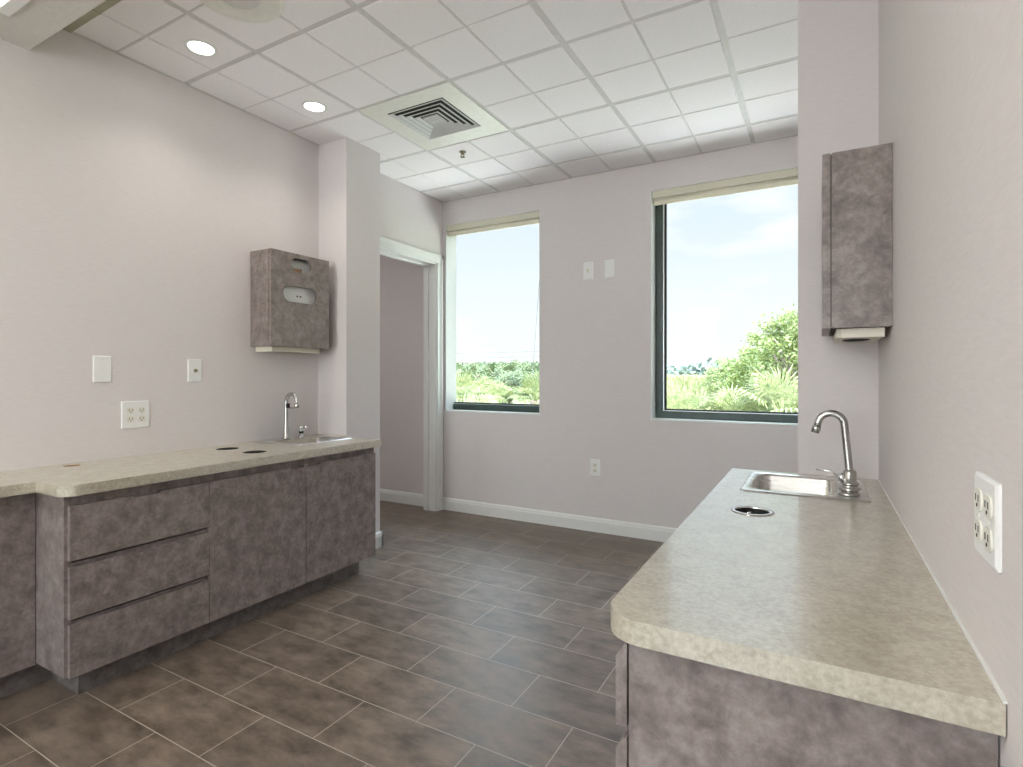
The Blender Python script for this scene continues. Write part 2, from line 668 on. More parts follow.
# main ceiling: lay-in tiles scored into four squares, hung in a recessed T-bar grid
GX0, GY0, FT = -2.1793, 2.1838, 0.3048
with struct('ceiling', M_TBAR) as bm:
    box(bm, XL - 0.05, XR + 0.05, YS - 0.06, YF + 0.05, ZC + 0.0042, ZC + 0.12)
ceiling_ob = bpy.data.objects['ceiling']
with Part('tile_panels', M_TILE, ceiling_ob) as bm:
    for i in range(-3, 9):
        for j in range(-5, 6):
            if i in (0, 1) and j in (0, 1):
                continue                                  # the vent's panel
            def edge(v, k, o):
                return o + v * FT + (0.0125 if v % 2 == 0 else 0.004) * k
            x0, x1 = max(edge(i, 1, GX0), XL + 0.004), min(edge(i + 1, -1, GX0), XR - 0.004)
            y0, y1 = max(edge(j, 1, GY0), YS + 0.13), min(edge(j + 1, -1, GY0), YF - 0.004)
            if x1 - x0 < 0.02 or y1 - y0 < 0.02:
                continue
            c = 0.003
            lo, hi = ZC, ZC + 0.0045
            A = [bm.verts.new((x0, y0, hi)), bm.verts.new((x1, y0, hi)), bm.verts.new((x1, y1, hi)), bm.verts.new((x0, y1, hi))]
            B = [bm.verts.new((x0 + c, y0 + c, lo)), bm.verts.new((x1 - c, y0 + c, lo)), bm.verts.new((x1 - c, y1 - c, lo)), bm.verts.new((x0 + c, y1 - c, lo))]
            for q in range(4):
                bm.faces.new((A[q], A[(q + 1) % 4], B[(q + 1) % 4], B[q]))
            bm.faces.new(B)
with struct('ceiling_low', M_SOFFIT) as bm:
    box(bm, XL, XR, YB, YS, ZS, ZC + 0.12)
with struct('trim_1', M_BAND) as bm:  # olive band across the ceiling beside the lower ceiling's edge
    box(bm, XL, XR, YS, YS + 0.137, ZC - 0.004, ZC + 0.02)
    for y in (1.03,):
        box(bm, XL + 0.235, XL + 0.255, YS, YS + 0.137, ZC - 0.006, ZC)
with struct('trim_2', M_TBAR) as bm:                      # wall angle round the ceiling edge
    box(bm, XL, XL + 0.016, YS + 0.137, YCOL, ZC - 0.002, ZC + 0.01)
    box(bm, XL, XL + 0.016, 2.692, YF, ZC - 0.002, ZC + 0.01)
    box(bm, XL, -0.066, YF - 0.016, YF, ZC - 0.002, ZC + 0.01)

# baseboards with a moulded top edge
BB = [(0.0, 0.0), (0.014, 0.0), (0.014, 0.072), (0.010, 0.082), (0.010, 0.088), (0.004, 0.098), (0.0, 0.100)]


def baseboard(bm, p0, p1, n):
    """profile run from p0 to p1 standing off the wall along n"""
    a = [bm.verts.new((p0[0] + n[0] * d, p0[1] + n[1] * d, z)) for d, z in BB]
    b = [bm.verts.new((p1[0] + n[0] * d, p1[1] + n[1] * d, z)) for d, z in BB]
    k = len(BB)
    for i in range(k):
        bm.faces.new((a[i], a[(i + 1) % k], b[(i + 1) % k], b[i]))
    bm.faces.new(a)
    bm.faces.new(list(reversed(b)))


with struct('baseboard_far', M_TRIM) as bm:
    baseboard(bm, (XL + 0.003, YF), (-0.066, YF), (0, -1))
with struct('baseboard_hall', M_TRIM) as bm:
    baseboard(bm, (HX0, YF), (XL - 0.12, YF), (0, -1))
with struct('baseboard_column', M_TRIM) as bm:
    baseboard(bm, (COLX, YCOL), (COLX, 2.692 + 0.014), (1, 0))
    baseboard(bm, (XL, 2.692), (COLX + 0.014, 2.692), (0, 1))

# door frame: casing, jamb and stop (no leaf is in view)
door = tag(bpy.data.objects.new('door_1', None), kind='structure')
C.objects.link(door)
with Part('casing', M_TRIM, door) as bm:
    for y0, y1 in ((DOOR_Y0 - 0.058, DOOR_Y0 + 0.004), (DOOR_Y1 - 0.004, DOOR_Y1 + 0.066)):
        box(bm, XL, XL + 0.012, y0, y1, 0, DOOR_Z + 0.066)
        m0, m1 = (y0, y0 + 0.030) if y0 < 3 else (y1 - 0.030, y1)
        box(bm, XL + 0.012, XL + 0.019, m0, m1, 0, DOOR_Z + 0.066, 0.003)
    box(bm, XL, XL + 0.012, DOOR_Y0 + 0.004, DOOR_Y1 - 0.004, DOOR_Z - 0.004, DOOR_Z + 0.066)
    box(bm, XL + 0.012, XL + 0.019, DOOR_Y0 - 0.058, DOOR_Y1 + 0.066, DOOR_Z + 0.036, DOOR_Z + 0.066, 0.003)
with Part('jamb', M_TRIM, door) as bm:
    for y0, y1 in ((DOOR_Y0, DOOR_Y0 + 0.016), (DOOR_Y1 - 0.016, DOOR_Y1)):
        box(bm, XL - 0.125, XL + 0.002, y0, y1, 0, DOOR_Z - 0.016)
    box(bm, XL - 0.125, XL + 0.002, DOOR_Y0, DOOR_Y1, DOOR_Z - 0.016, DOOR_Z)
with Part('stop', M_TRIM, door) as bm:
    for y0, y1 in ((DOOR_Y0 + 0.016, DOOR_Y0 + 0.028), (DOOR_Y1 - 0.028, DOOR_Y1 - 0.016)):
        box(bm, XL - 0.105, XL - 0.070, y0, y1, 0, DOOR_Z - 0.028, 0.002)
    box(bm, XL - 0.105, XL - 0.070, DOOR_Y0 + 0.016, DOOR_Y1 - 0.016, DOOR_Z - 0.028, DOOR_Z - 0.016, 0.002)


# windows: green frame, black gasket, glass
def window(n, w, stile):
    x0, x1, z0, z1 = w
    r = tag(bpy.data.objects.new('window_%d' % n, None), kind='structure')
    C.objects.link(r)
    fw = 0.052
    with Part('window_frame', M_GREEN, r) as bm:
        box(bm, x0 + 0.001, x1 - 0.001, YF + 0.098, YF + 0.142, z0, z0 + 0.050, 0.003)
        box(bm, x0 + 0.001, x1 - 0.001, YF + 0.098, YF + 0.142, z1 - 0.05, z1, 0.003)
        if stile:
            box(bm, x0 + 0.001, x0 + fw, YF + 0.098, YF + 0.142, z0 + 0.050, z1 - 0.05, 0.003)
        else:
            box(bm, x0 - 0.10, x0 - 0.05, YF + 0.152, YF + 0.19, z0, z1, 0.003)
            box(bm, x1 + 0.05, x1 + 0.10, YF + 0.152, YF + 0.19, z0, z1, 0.003)
    e = fw if stile else 0.001
    with Part('gasket', M_GASKET, r) as bm:
        box(bm, x0 + e, x1 - 0.001, YF + 0.118, YF + 0.142, z0 + 0.050, z0 + 0.064, 0.002)
        if stile:
            box(bm, x0 + e + 0.006, x0 + e + 0.018, YF + 0.118, YF + 0.142, z0 + 0.05, z1 - 0.05, 0.002)
    with Part('glazing_bead', M_BEAD, r) as bm:
        box(bm, x0 + e, x1 - 0.001, YF + 0.112, YF + 0.118, z0 + 0.050, z0 + 0.054)
        if stile:
            box(bm, x0 + e, x0 + e + 0.006, YF + 0.104, YF + 0.142, z0 + 0.05, z1 - 0.05)
    with Part('pane', M_GLASS, r) as bm:
        g = 0.0 if stile else 0.05
        box(bm, x0 - g, x1 + g, YF + 0.147, YF + 0.149, z0, z1)


window(1, W1, False)
window(2, W2, True)
for n, w in ((3, ADDED_WB[0]), (4, ADDED_WB[1])):  # the added back windows, out of view, lighting the room from behind
    r = tag(bpy.data.objects.new('window_%d' % n, None), kind='structure')
    C.objects.link(r)
    with Part('window_frame', M_GREEN, r) as bm:
        plate(bm, rect(*w), [rect(w[0] + 0.05, w[1] - 0.05, w[2] + 0.05, w[3] - 0.05)], YB - 0.09, YB - 0.05, lambda u, v, d: (u, d, v))
    with Part('pane', M_GLASS, r) as bm:
        box(bm, w[0] + 0.049, w[1] - 0.049, YB - 0.073, YB - 0.070, w[2] + 0.049, w[3] - 0.049)


for n, w in ((3, W1), (4, W2)):                           # white painted returns round the openings
    x0, x1, z0, z1 = w
    with struct('trim_%d' % n, M_TRIM) as bm:
        plate(bm, rect(x0 - 0.004, x1 + 0.004, z0 - 0.008, z1 + 0.004), [rect(x0 + 0.0008, x1 - 0.0008, z0 + 0.0008, z1 - 0.0008)], YF - 0.0015, YF + 0.1455, lambda u, v, d: (u, d, v))


def blind(w, label, drop):
    x0, x1, z0, z1 = w
    t = thing('roller_blind', ((x0 + x1) / 2, YF + 0.04, z1), label, 'blind')
    with Part('cassette', M_BLIND, t) as bm:
        box(bm, x0 + 0.003, x1 - 0.003, YF + 0.004, YF + 0.075, z1 - 0.050, z1 - 0.001, 0.003)
    with Part('fabric_roll', M_BLIND, t) as bm:
        lathe(bm, [(0.021, x0 + 0.012), (0.021, x1 - 0.012)], (0, YF + 0.034, z1 - 0.062), 20, 'X', True, True)
    with Part('bottom_bar', M_BLINDBAR, t) as bm:
        box(bm, x0 + 0.014, x1 - 0.014, YF + 0.012, YF + 0.024, z1 - drop, z1 - drop + 0.030, 0.004, 2)
    for xa in (x0 + 0.003, x1 - 0.009):
        with Part('end_bracket', M_CREAM, t) as bm:
            box(bm, xa, xa + 0.006, YF + 0.010, YF + 0.062, z1 - 0.086, z1 - 0.050, 0.002)


blind(W1, 'cream roller blind rolled up at the top of the window nearest the doorway', 0.092)
blind(W2, 'cream roller blind rolled up at the top of the wide window beside the right column', 0.098)


# ------------------------------------------------------------------ ceiling fittings
def downlight(c, label):
    t = thing('downlight', c, label, 'light', 'recessed ceiling downlights')
    with Part('trim_ring', M_TRIM, t) as bm:
        lathe(bm, [(0.066, ZC), (0.065, ZC - 0.003), (0.054, ZC - 0.004), (0.049, ZC + 0.001)], (c[0], c[1], 0), 40)
    with Part('lens', M_DLENS, t) as bm:
        lathe(bm, [(0.0500, ZC - 0.0005), (0.03, ZC - 0.001), (0.001, ZC - 0.0012)], (c[0], c[1], 0), 40, cap1=True)
    la = bpy.data.lights.new('downlight_lamp', 'SPOT')
    la.energy = DOWNLIGHT_W
    la.spot_size = math.radians(125)
    la.spot_blend = 0.9
    la.shadow_soft_size = 0.05
    la.color = (1.0, 0.93, 0.84)
    lo = bpy.data.objects.new('downlight_lamp', la)
    lo.location = (0, 0, -0.02)
    lo.parent = t
    C.objects.link(lo)


downlight((-2.360, 1.433, ZC), 'lit round downlight beside the ceiling speaker')
downlight((-2.350, 2.044, ZC), 'lit round downlight between the ceiling vent and the left wall')

SPK = (-1.906, 1.295, ZC)
t = thing('ceiling_speaker', SPK, 'large round off-white ceiling speaker cut by the top edge of the photo', 'speaker')
with Part('rim', M_VENT, t) as bm:
    lathe(bm, [(0.161, ZC), (0.160, ZC - 0.006), (0.150, ZC - 0.010), (0.080, ZC - 0.010), (0.076, ZC - 0.005)], (SPK[0], SPK[1], 0), 64)
with Part('grille', M_TBAR, t) as bm:
    lathe(bm, [(0.0775, ZC - 0.006), (0.05, ZC - 0.009), (0.001, ZC - 0.010)], (SPK[0], SPK[1], 0), 48, cap1=True)

# supply-air vent: flat panel with nested square louvres
vx0, vx1, vy0, vy1 = GX0 + 0.006, GX0 + 2 * FT - 0.006, GY0 + 0.006, GY0 + 2 * FT - 0.006
vcx, vcy = -1.879, 2.480
t = thing('ceiling_vent', (vcx, vcy, ZC), 'square supply air vent with nested louvres in the ceiling', 'vent')
H = 0.188
with Part('face_panel', M_VENT, t) as bm:
    plate(bm, [(vx0, vy0), (vx1, vy0), (vx1, vy1), (vx0, vy1)], [rect(vcx - H, vcx + H, vcy - H, vcy + H)], ZC - 0.002, ZC + 0.004, xyw)
with Part('duct_shade', M_DARK, t) as bm:  # thin dark sheet standing for the shade between the louvres
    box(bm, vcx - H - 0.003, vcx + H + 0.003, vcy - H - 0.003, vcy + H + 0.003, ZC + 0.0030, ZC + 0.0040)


def sq(h, z):
    return [(vcx - h, vcy - h, z), (vcx + h, vcy - h, z), (vcx + h, vcy + h, z), (vcx - h, vcy + h, z)]


for k, h in enumerate((0.183, 0.149, 0.115, 0.081)):
    with Part('louvre', M_LOUVRE, t) as bm:
        loft(bm, [sq(h, ZC - 0.004), sq(h - 0.003, ZC - 0.0065), sq(h - 0.020, ZC + 0.0015), sq(h - 0.022, ZC + 0.0028), sq(h - 0.003, ZC - 0.003), sq(h, ZC - 0.004)], smooth=False)
with Part('core', M_LOUVRE, t) as bm:
    loft(bm, [sq(0.050, ZC + 0.002), sq(0.047, ZC - 0.004)], True, True, smooth=False)
    for q in range(3):
        box(bm, vcx - 0.045, vcx + 0.045, vcy - 0.03 + q * 0.03 - 0.002, vcy - 0.03 + q * 0.03 + 0.002, ZC - 0.008, ZC - 0.004)

# sprinkler head
SP = (-1.994, 2.922)
t = thing('sprinkler', (SP[0], SP[1], ZC), 'small brass fire sprinkler hanging from the ceiling behind the vent', 'sprinkler')
with Part('escutcheon', M_BRASS, t) as bm:
    lathe(bm, [(0.022, ZC), (0.020, ZC - 0.0042), (0.014, ZC - 0.0063), (0.011, ZC - 0.0084)], (*SP, 0), 24, cap1=True)
with Part('nozzle', M_BRASS, t) as bm:
    lathe(bm, [(0.010, ZC - 0.0063), (0.010, ZC - 0.0154), (0.006, ZC - 0.0182)], (*SP, 0), 16, cap1=True)
    for s in (-1, 1):
        tube(bm, [(SP[0] + s * 0.008, SP[1], ZC - 0.0140), (SP[0] + s * 0.012, SP[1], ZC - 0.0238), (SP[0] + s * 0.003, SP[1], ZC - 0.0329)], 0.0028, 8)
with Part('deflector', M_BRASS, t) as bm:
    lathe(bm, [(0.002, ZC - 0.0322), (0.016, ZC - 0.0336), (0.016, ZC - 0.0350), (0.002, ZC - 0.0357)], (*SP, 0), 20, cap0=True, cap1=True)


# recessed fluorescent fittings in the lower ceiling
def troffer(x0, x1, y0, y1, label, lens=M_FILL_LENS):
    t = thing('fluorescent_light', ((x0 + x1) / 2, (y0 + y1) / 2, ZS), label, 'light', 'recessed fluorescent ceiling lights')
    with Part('light_frame', M_TRIM, t) as bm:
        plate(bm, rect(x0, x1, y0, y1), [rect(x0 + 0.035, x1 - 0.035, y0 + 0.035, y1 - 0.035)], ZS - 0.009, ZS - 0.0005, xyw)
    with Part('lens', lens, t) as bm:
        box(bm, x0 + 0.034, x1 - 0.034, y0 + 0.034, y1 - 0.034, ZS - 0.006, ZS - 0.001)


troffer(-2.515, -1.905, -0.39, 0.831, 'recessed fluorescent light in the lower ceiling at the top left corner', M_LENS2)
troffer(-1.10, -0.49, -0.95, 0.27, 'unseen fluorescent fill light added in the lower ceiling above the camera')  # unseen fitting added to brighten the room
troffer(-2.10, -1.49, -1.95, -0.73, 'unseen fluorescent fill light added in the lower ceiling near the back wall')  # second unseen fitting, added for more light from the back

hl = bpy.data.lights.new('hall_fill', 'AREA')  # unseen fill light added to keep the hall from going dark
hl.shape = 'DISK'
hl.size = 0.25
hl.energy = HALL_FILL_W
hl.color = (0.97, 0.97, 0.93)
hlo = bpy.data.objects.new('hall_fill', hl)
hlo.location = (-3.9, 2.2, ZC - 0.02)
C.objects.link(hlo)

# ------------------------------------------------------------------ counters and base cabinets
CT, CB = 0.748, 0.711           # top and underside of the worktops

# left worktop: deep over the drawers, shallow over the cabinet nearest the camera
LF, LS = -2.170, -2.360


def corner(cx, cy, r, a0, a1, n=14):
    return [(cx + r * math.cos(math.radians(a0 + (a1 - a0) * i / n)), cy + r * math.sin(math.radians(a0 + (a1 - a0) * i / n))) for i in range(n + 1)]


SINK_L = (-2.538, 2.146)        # centre of the left sink (wall side at -x)
SINK_R = (-0.043, 2.075)        # centre of the right sink (wall side at +x)


def sink_hole(c, s):
    x0, x1 = sorted((c[0] - s * 0.155, c[0] + s * 0.080))
    return rrect(x0, x1, c[1] - 0.165, c[1] + 0.165, 0.045)


LHOLES = [((-2.577, 1.699), 0.053), ((-2.356, 1.692), 0.053)]
WHOLE = ((-2.650, 1.074), 0.030)
RHOLE = ((-0.156, 1.617), 0.050)
outer = [(XL, 0.10), (LS, 0.10), (LS, 0.852)] + corner(LF - 0.05, 0.852 + 0.05, 0.05, -90, 0) + [(LF, 2.362), (COLX + 0.002, 2.362), (COLX + 0.002, YCOL - 0.0005), (XL, YCOL - 0.0005)]
t = thing('countertop', (-2.45, 1.2, CB), 'long beige speckled worktop stepping along the left wall', 'countertop')
with Part('slab', M_COUNTER, t) as bm:
    plate(bm, outer, [circle(*c, r) for c, r in LHOLES] + [circle(*WHOLE[0], WHOLE[1], 20)] + [sink_hole(SINK_L, -1)], CB, CT, xyw)
t = thing('countertop', (-0.05, 1.5, CB), 'wide beige speckled worktop with a rounded corner against the right wall', 'countertop')
RX0, RY0, RY1 = -0.296, 0.810, 2.3175
with Part('slab', M_COUNTER, t) as bm:
    plate(bm, rrect(RX0, XR - 0.0015, RY0, RY1, (0, 0, 0.062, 0), 18), [circle(*RHOLE[0], RHOLE[1] - 0.004), sink_hole(SINK_R, 1)], CB, CT, xyw)
with Part('caulk_line', M_TRIM, t) as bm:
    box(bm, XR - 0.004, XR, RY0, RY1, CT, CT + 0.003)


def front(bm, x0, x1, y0, y1, z0, z1, notches=(), nd=0.009):
    """a door or drawer front in the y-z plane with finger notches cut from its top edge"""
    pts = [(y0, z0), (y1, z0), (y1, z1)]
    for a, b in sorted(notches, reverse=True):
        pts += [(b, z1), (b, z1 - nd), (a, z1 - nd), (a, z1)]
    pts += [(y0, z1)]
    plate(bm, pts, [], x0, x1, lambda u, v, w: (w, u, v))


# left base cabinet: three drawers, two doors
t = thing('base_cabinet', (-2.45, 1.6, 0), 'mottled brown-grey base cabinet with three drawers under the left worktop', 'cabinet')
CF = -2.222
cy0, cy1 = 0.876, 2.352
with Part('carcass', M_LAM, t) as bm:
    box(bm, XL + 0.002, CF, cy0, cy0 + 0.018, 0.093, CB - 0.001)
    box(bm, XL + 0.002, CF, cy1 - 0.018, cy1, 0.093, CB - 0.001)
    box(bm, XL + 0.002, CF, cy0 + 0.018, cy1 - 0.018, 0.093, 0.111)
    box(bm, XL + 0.002, XL + 0.010, cy0 + 0.018, cy1 - 0.018, 0.111, 0.55)
with Part('face_frame', M_LAM, t) as bm:
    plate(bm, rect(cy0, cy1, 0.093, CB - 0.001), [rect(cy0 + 0.02, 1.366, 0.13, 0.25), rect(cy0 + 0.02, 1.366, 0.278, 0.44), rect(cy0 + 0.02, 1.366, 0.477, 0.655), rect(1.40, 2.32, 0.13, 0.655)], CF, CF + 0.004, lambda u, v, w: (w, u, v))
DX0, DX1 = -2.2175, -2.199
ny = (1.085, 1.175)
for z0, z1 in ((0.488, 0.673), (0.290, 0.465), (0.092, 0.270)):
    with Part('drawer', M_LAM, t) as bm:
        front(bm, DX0, DX1, 0.886, 1.369, z0, z1, [ny] if z1 > 0.4 else [])
for y0, y1, nn in ((1.3715, 1.860, (1.775, 1.848)), (1.8645, 2.346, (1.878, 1.950))):
    with Part('door', M_LAM, t) as bm:
        front(bm, DX0, DX1, y0, y1, 0.092, 0.673, [nn])
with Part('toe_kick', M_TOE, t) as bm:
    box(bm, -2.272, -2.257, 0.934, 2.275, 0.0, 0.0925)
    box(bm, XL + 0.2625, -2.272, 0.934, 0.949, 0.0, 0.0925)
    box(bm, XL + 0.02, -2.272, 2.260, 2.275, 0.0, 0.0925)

# shallow cabinet nearest the camera on the left
t = thing('base_cabinet', (-2.57, 0.5, 0), 'shallow mottled cabinet at the left edge of the photo beside the drawer cabinet', 'cabinet')
with Part('carcass', M_LAM, t) as bm:
    box(bm, XL + 0.002, -2.445, 0.12, 0.138, 0.09, CB - 0.001)
    box(bm, XL + 0.002, -2.445, 0.857, 0.875, 0.09, CB - 0.001)
    box(bm, XL + 0.002, -2.445, 0.138, 0.857, 0.09, 0.108)
    box(bm, XL + 0.002, XL + 0.010, 0.138, 0.857, 0.108, CB - 0.001)
    box(bm, -2.455, -2.445, 0.138, 0.857, 0.66, CB - 0.001)
with Part('door', M_LAM, t) as bm:
    front(bm, -2.443, -2.425, 0.125, 0.8735, 0.088, 0.706)
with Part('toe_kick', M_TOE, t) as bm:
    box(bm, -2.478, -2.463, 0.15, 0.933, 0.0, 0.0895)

# right base cabinet
t = thing('base_cabinet', (-0.04, 1.5, 0), 'mottled brown-grey base cabinet under the right worktop with its end panel facing the camera', 'cabinet')
RC0 = 0.838
RCF = -0.2585
with Part('carcass', M_LAM, t) as bm:
    box(bm, RCF, XR - 0.002, RC0, RC0 + 0.018, 0.0, CB - 0.004)
    box(bm, RCF, XR - 0.002, 2.30, 2.3165, 0.093, CB - 0.004)
    box(bm, RCF, XR - 0.002, RC0 + 0.018, 2.30, 0.093, 0.111)
    box(bm, XR - 0.012, XR - 0.002, RC0 + 0.018, 2.30, 0.111, CB - 0.004)
    box(bm, RCF, RCF + 0.012, RC0 + 0.018, 2.30, 0.655, CB - 0.004)
    box(bm, RCF, RCF + 0.012, RC0 + 0.018, 2.30, 0.111, 0.14)


def pull_front(bm, y0, y1, z0, z1):
    """front with a bevelled finger-pull along its top edge (section in x-z)"""
    xo, xi = RCF - 0.020, RCF - 0.002
    sec = [(xi, z0), (xo, z0), (xo, z1 - 0.022), (xi - 0.004, z1), (xi, z1)]
    plate(bm, sec, [], y0, y1, lambda u, v, w: (u, w, v))


for z0, z1 in ((0.568, 0.698), (0.335, 0.552), (0.092, 0.319)):
    with Part('drawer', M_LAM, t) as bm:
        pull_front(bm, RC0 - 0.004, 1.320, z0, z1)
for y0, y1 in ((1.324, 1.808), (1.812, 2.310)):
    with Part('door', M_LAM, t) as bm:
        pull_front(bm, y0, y1, 0.092, 0.698)
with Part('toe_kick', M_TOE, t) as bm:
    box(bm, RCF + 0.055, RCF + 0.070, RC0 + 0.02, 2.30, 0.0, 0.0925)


# ------------------------------------------------------------------ holes in the worktops
def cup(name, c, r, depth, m, label, cat, ring=None):
    t = thing(name, (c[0], c[1], CT), label, cat)
    with Part('sleeve', m, t) as bm:
        lathe(bm, [(r - 0.0005, CT - 0.001), (r - 0.0015, CT - 0.002), (r - 0.002, CT - depth), (0.001, CT - depth - 0.001)], (*c, 0), 36, cap1=True)
    if ring:
        with Part('ring', M_CHROME, t) as bm:
            lathe(bm, [(r - 0.003, CT - 0.002), (r - 0.003, CT + 0.002), (r, CT + 0.003), (r + ring - 0.001, CT + 0.0025), (r + ring, CT + 0.0002)], (*c, 0), 40)
    return t


cup('waste_hole', LHOLES[0][0], LHOLES[0][1], 0.12, M_BLACK, 'round black waste hole in the left worktop nearer the wall', 'waste hole')
cup('waste_hole', LHOLES[1][0], LHOLES[1][1], 0.12, M_BLACK, 'round black waste hole in the left worktop nearer its front edge', 'waste hole')
cup('cable_hole', WHOLE[0], WHOLE[1], 0.02, M_WOOD, 'small raw wood cable hole at the back of the left worktop', 'cable hole')
t = cup('waste_hole', RHOLE[0], RHOLE[1] - 0.004, 0.14, M_BLACK, 'round chrome rimmed waste hole in the right worktop', 'waste hole', 0.009)
with Part('latch', M_CHROME, t) as bm:
    cx, cy = RHOLE[0]
    tube(bm, [(cx - 0.020, cy + 0.030, CT - 0.030), (cx - 0.014, cy + 0.034, CT - 0.014), (cx - 0.006, cy + 0.036, CT - 0.012)], 0.004, 8)
    tube(bm, [(cx + 0.004, cy + 0.038, CT - 0.026), (cx + 0.008, cy + 0.040, CT - 0.016)], 0.004, 8)


# ------------------------------------------------------------------ sinks (wall side along +x in their own frame)
def sink_parts(t):
    n = 8
    def lp(x0, x1, h, r, z):
        return [(x, y, z) for x, y in rrect(x0, x1, -h, h, r, n)]
    with Part('basin', M_STEEL, t, world=False) as bm:
        loft(bm, [lp(-0.178, 0.178, 0.190, 0.020, 0.0003), lp(-0.176, 0.176, 0.188, 0.020, 0.0035),
                  lp(-0.168, 0.168, 0.180, 0.020, 0.0045), lp(-0.152, 0.100, 0.152, 0.040, 0.003),
                  lp(-0.148, 0.096, 0.148, 0.040, -0.003), lp(-0.142, 0.090, 0.142, 0.045, -0.110),
                  lp(-0.128, 0.076, 0.128, 0.045, -0.132), lp(-0.100, 0.050, 0.100, 0.040, -0.137),
                  lp(-0.055, 0.010, 0.035, 0.030, -0.139)])
    with Part('drain', M_CHROME, t, world=False) as bm:
        lathe(bm, [(0.058, -0.1385), (0.055, -0.134), (0.036, -0.136), (0.034, -0.142), (0.002, -0.143)], (-0.0225, 0, 0), 28, cap1=True)


sink = thing('sink', (SINK_R[0], SINK_R[1], CT), 'stainless steel drop-in sink in the right worktop', 'sink')
sink_parts(sink)
clone(sink, (SINK_L[0], SINK_L[1], CT), PI, 'stainless steel drop-in sink in the left worktop by the column')


def arc_pts(x, z0, z1, r, y=0.0, drop=0.02, end=195, n=18, tilt=0.0):
    """gooseneck centre line: up from z0 at x, half loop of radius r towards -x"""
    p = [(x + tilt * (z - z1), y, z) for z in (z0, z0 + (z1 - z0) * 0.33, z0 + (z1 - z0) * 0.66, z1)]
    for i in range(1, n + 1):
        a = math.radians(end * i / n)
        p.append((x - r + r * math.cos(a), y, z1 + r * math.sin(a)))
    d = (Vector(p[-1]) - Vector(p[-2])).normalized()
    p.append(tuple(Vector(p[-1]) + d * drop))
    return p


# right faucet: gooseneck on a deck plate with a lever at its side
FR = (0.080, 2.010, CT + 0.0045)
t = thing('faucet', FR, 'tall brushed steel gooseneck faucet with side lever on the right sink', 'faucet')
with Part('deck_plate', M_NICKEL, t, world=False) as bm:
    loft(bm, [[(x, y, z) for x, y in rrect(-0.028 + e, 0.030 - e, -0.080 + e, 0.115 - e, 0.026 - e)] for z, e in ((-0.0005, 0), (0.006, 0), (0.009, 0.004))], True, True)
with Part('spout', M_NICKEL, t, world=False) as bm:
    pts = arc_pts(-0.008, 0.008, 0.207, 0.0365, end=170, drop=0.016, tilt=-0.09)
    tube(bm, pts, 0.0110, 18)
with Part('aerator', M_NICKEL, t, world=False) as bm:
    a, b = Vector(pts[-2]), Vector(pts[-1])
    d = (b - a).normalized()
    tube(bm, [b - d * 0.004, b - d * 0.003, b + d * 0.010, b + d * 0.011, b + d * 0.018], [0.0112, 0.0130, 0.0130, 0.0118, 0.0118], 18)
with Part('hub', M_NICKEL, t, world=False) as bm:
    lathe(bm, [(0.030, 0.008), (0.030, 0.013), (0.023, 0.016), (0.021, 0.021), (0.026, 0.024), (0.026, 0.029), (0.0185, 0.032),
               (0.0185, 0.060), (0.016, 0.066), (0.012, 0.069)], (0.006, 0, 0), 28, cap1=True)
with Part('lever', M_CHROME, t, world=False) as bm:
    lathe(bm, [(0.007, -0.026), (0.0135, -0.024), (0.0135, -0.012), (0.012, -0.008)], (0, 0, 0.044), 18, 'X', cap0=True)
    tube(bm, [(-0.022, 0, 0.044), (-0.040, 0, 0.056), (-0.050, 0, 0.061), (-0.086, 0, 0.062)], [0.0048, 0.0043, 0.004, 0.0032], 10)

# left faucet: slim swan neck with a black sensor
FL = (-2.640, 2.096, CT + 0.0045)
t = thing('faucet', FL, 'slim chrome swan neck faucet with black sensor on the left sink', 'faucet')
with Part('spout', M_NICKEL, t, world=False) as bm:
    p = [(0, 0, 0.0), (0, 0, 0.006), (0, 0, 0.012), (0, 0, 0.08), (0, 0, 0.15), (0, 0, 0.205)]
    rr = [0.021, 0.020, 0.0155, 0.0125, 0.0105, 0.0100]
    r = 0.044
    for i in range(1, 19):
        a = math.radians(180 * i / 18)
        p.append((r - r * math.cos(a), 0, 0.212 + r * math.sin(a)))
        rr.append(0.0096)
    p.append((2 * r, 0, 0.196))
    rr.append(0.0096)
    tube(bm, p, rr, 18)
with Part('nozzle', M_NICKEL, t, world=False) as bm:
    q = Vector(p[-1])
    d = (q - Vector(p[-2])).normalized()
    tube(bm, [q - d * 0.008, q - d * 0.006, q + d * 0.016, q + d * 0.018], [0.010, 0.0145, 0.0145, 0.012], 18)
with Part('sensor', M_BLACK, t, world=False) as bm:
    box(bm, 0.006, 0.020, -0.011, 0.011, 0.176, 0.202, 0.003)
with Part('brace', M_NICKEL, t, world=False) as bm:
    tube(bm, [(0.012, 0, 0.180), (0.042, 0, 0.176), (0.084, 0, 0.184)], 0.0045, 10)
t = thing('soap_dispenser', (-2.640, 2.200, CT + 0.0045), 'short chrome soap pump beside the left faucet', 'soap dispenser')
with Part('collar', M_CHROME, t, world=False) as bm:
    lathe(bm, [(0.019, 0.0), (0.018, 0.006), (0.0125, 0.009), (0.0115, 0.040)], (0, 0, 0), 22, cap1=True)
with Part('pump_head', M_CHROME, t, world=False) as bm:
    lathe(bm, [(0.008, 0.038), (0.008, 0.050), (0.015, 0.051), (0.015, 0.062), (0.010, 0.066)], (0, 0, 0), 22, cap1=True)
    tube(bm, [(0.0, 0, 0.058), (0.030, 0, 0.060), (0.050, 0, 0.056)], [0.006, 0.005, 0.0045], 10)
with Part('band', M_BLACK, t, world=False) as bm:
    lathe(bm, [(0.0120, 0.022), (0.0128, 0.023), (0.0128, 0.034), (0.0120, 0.035)], (0, 0, 0), 22)


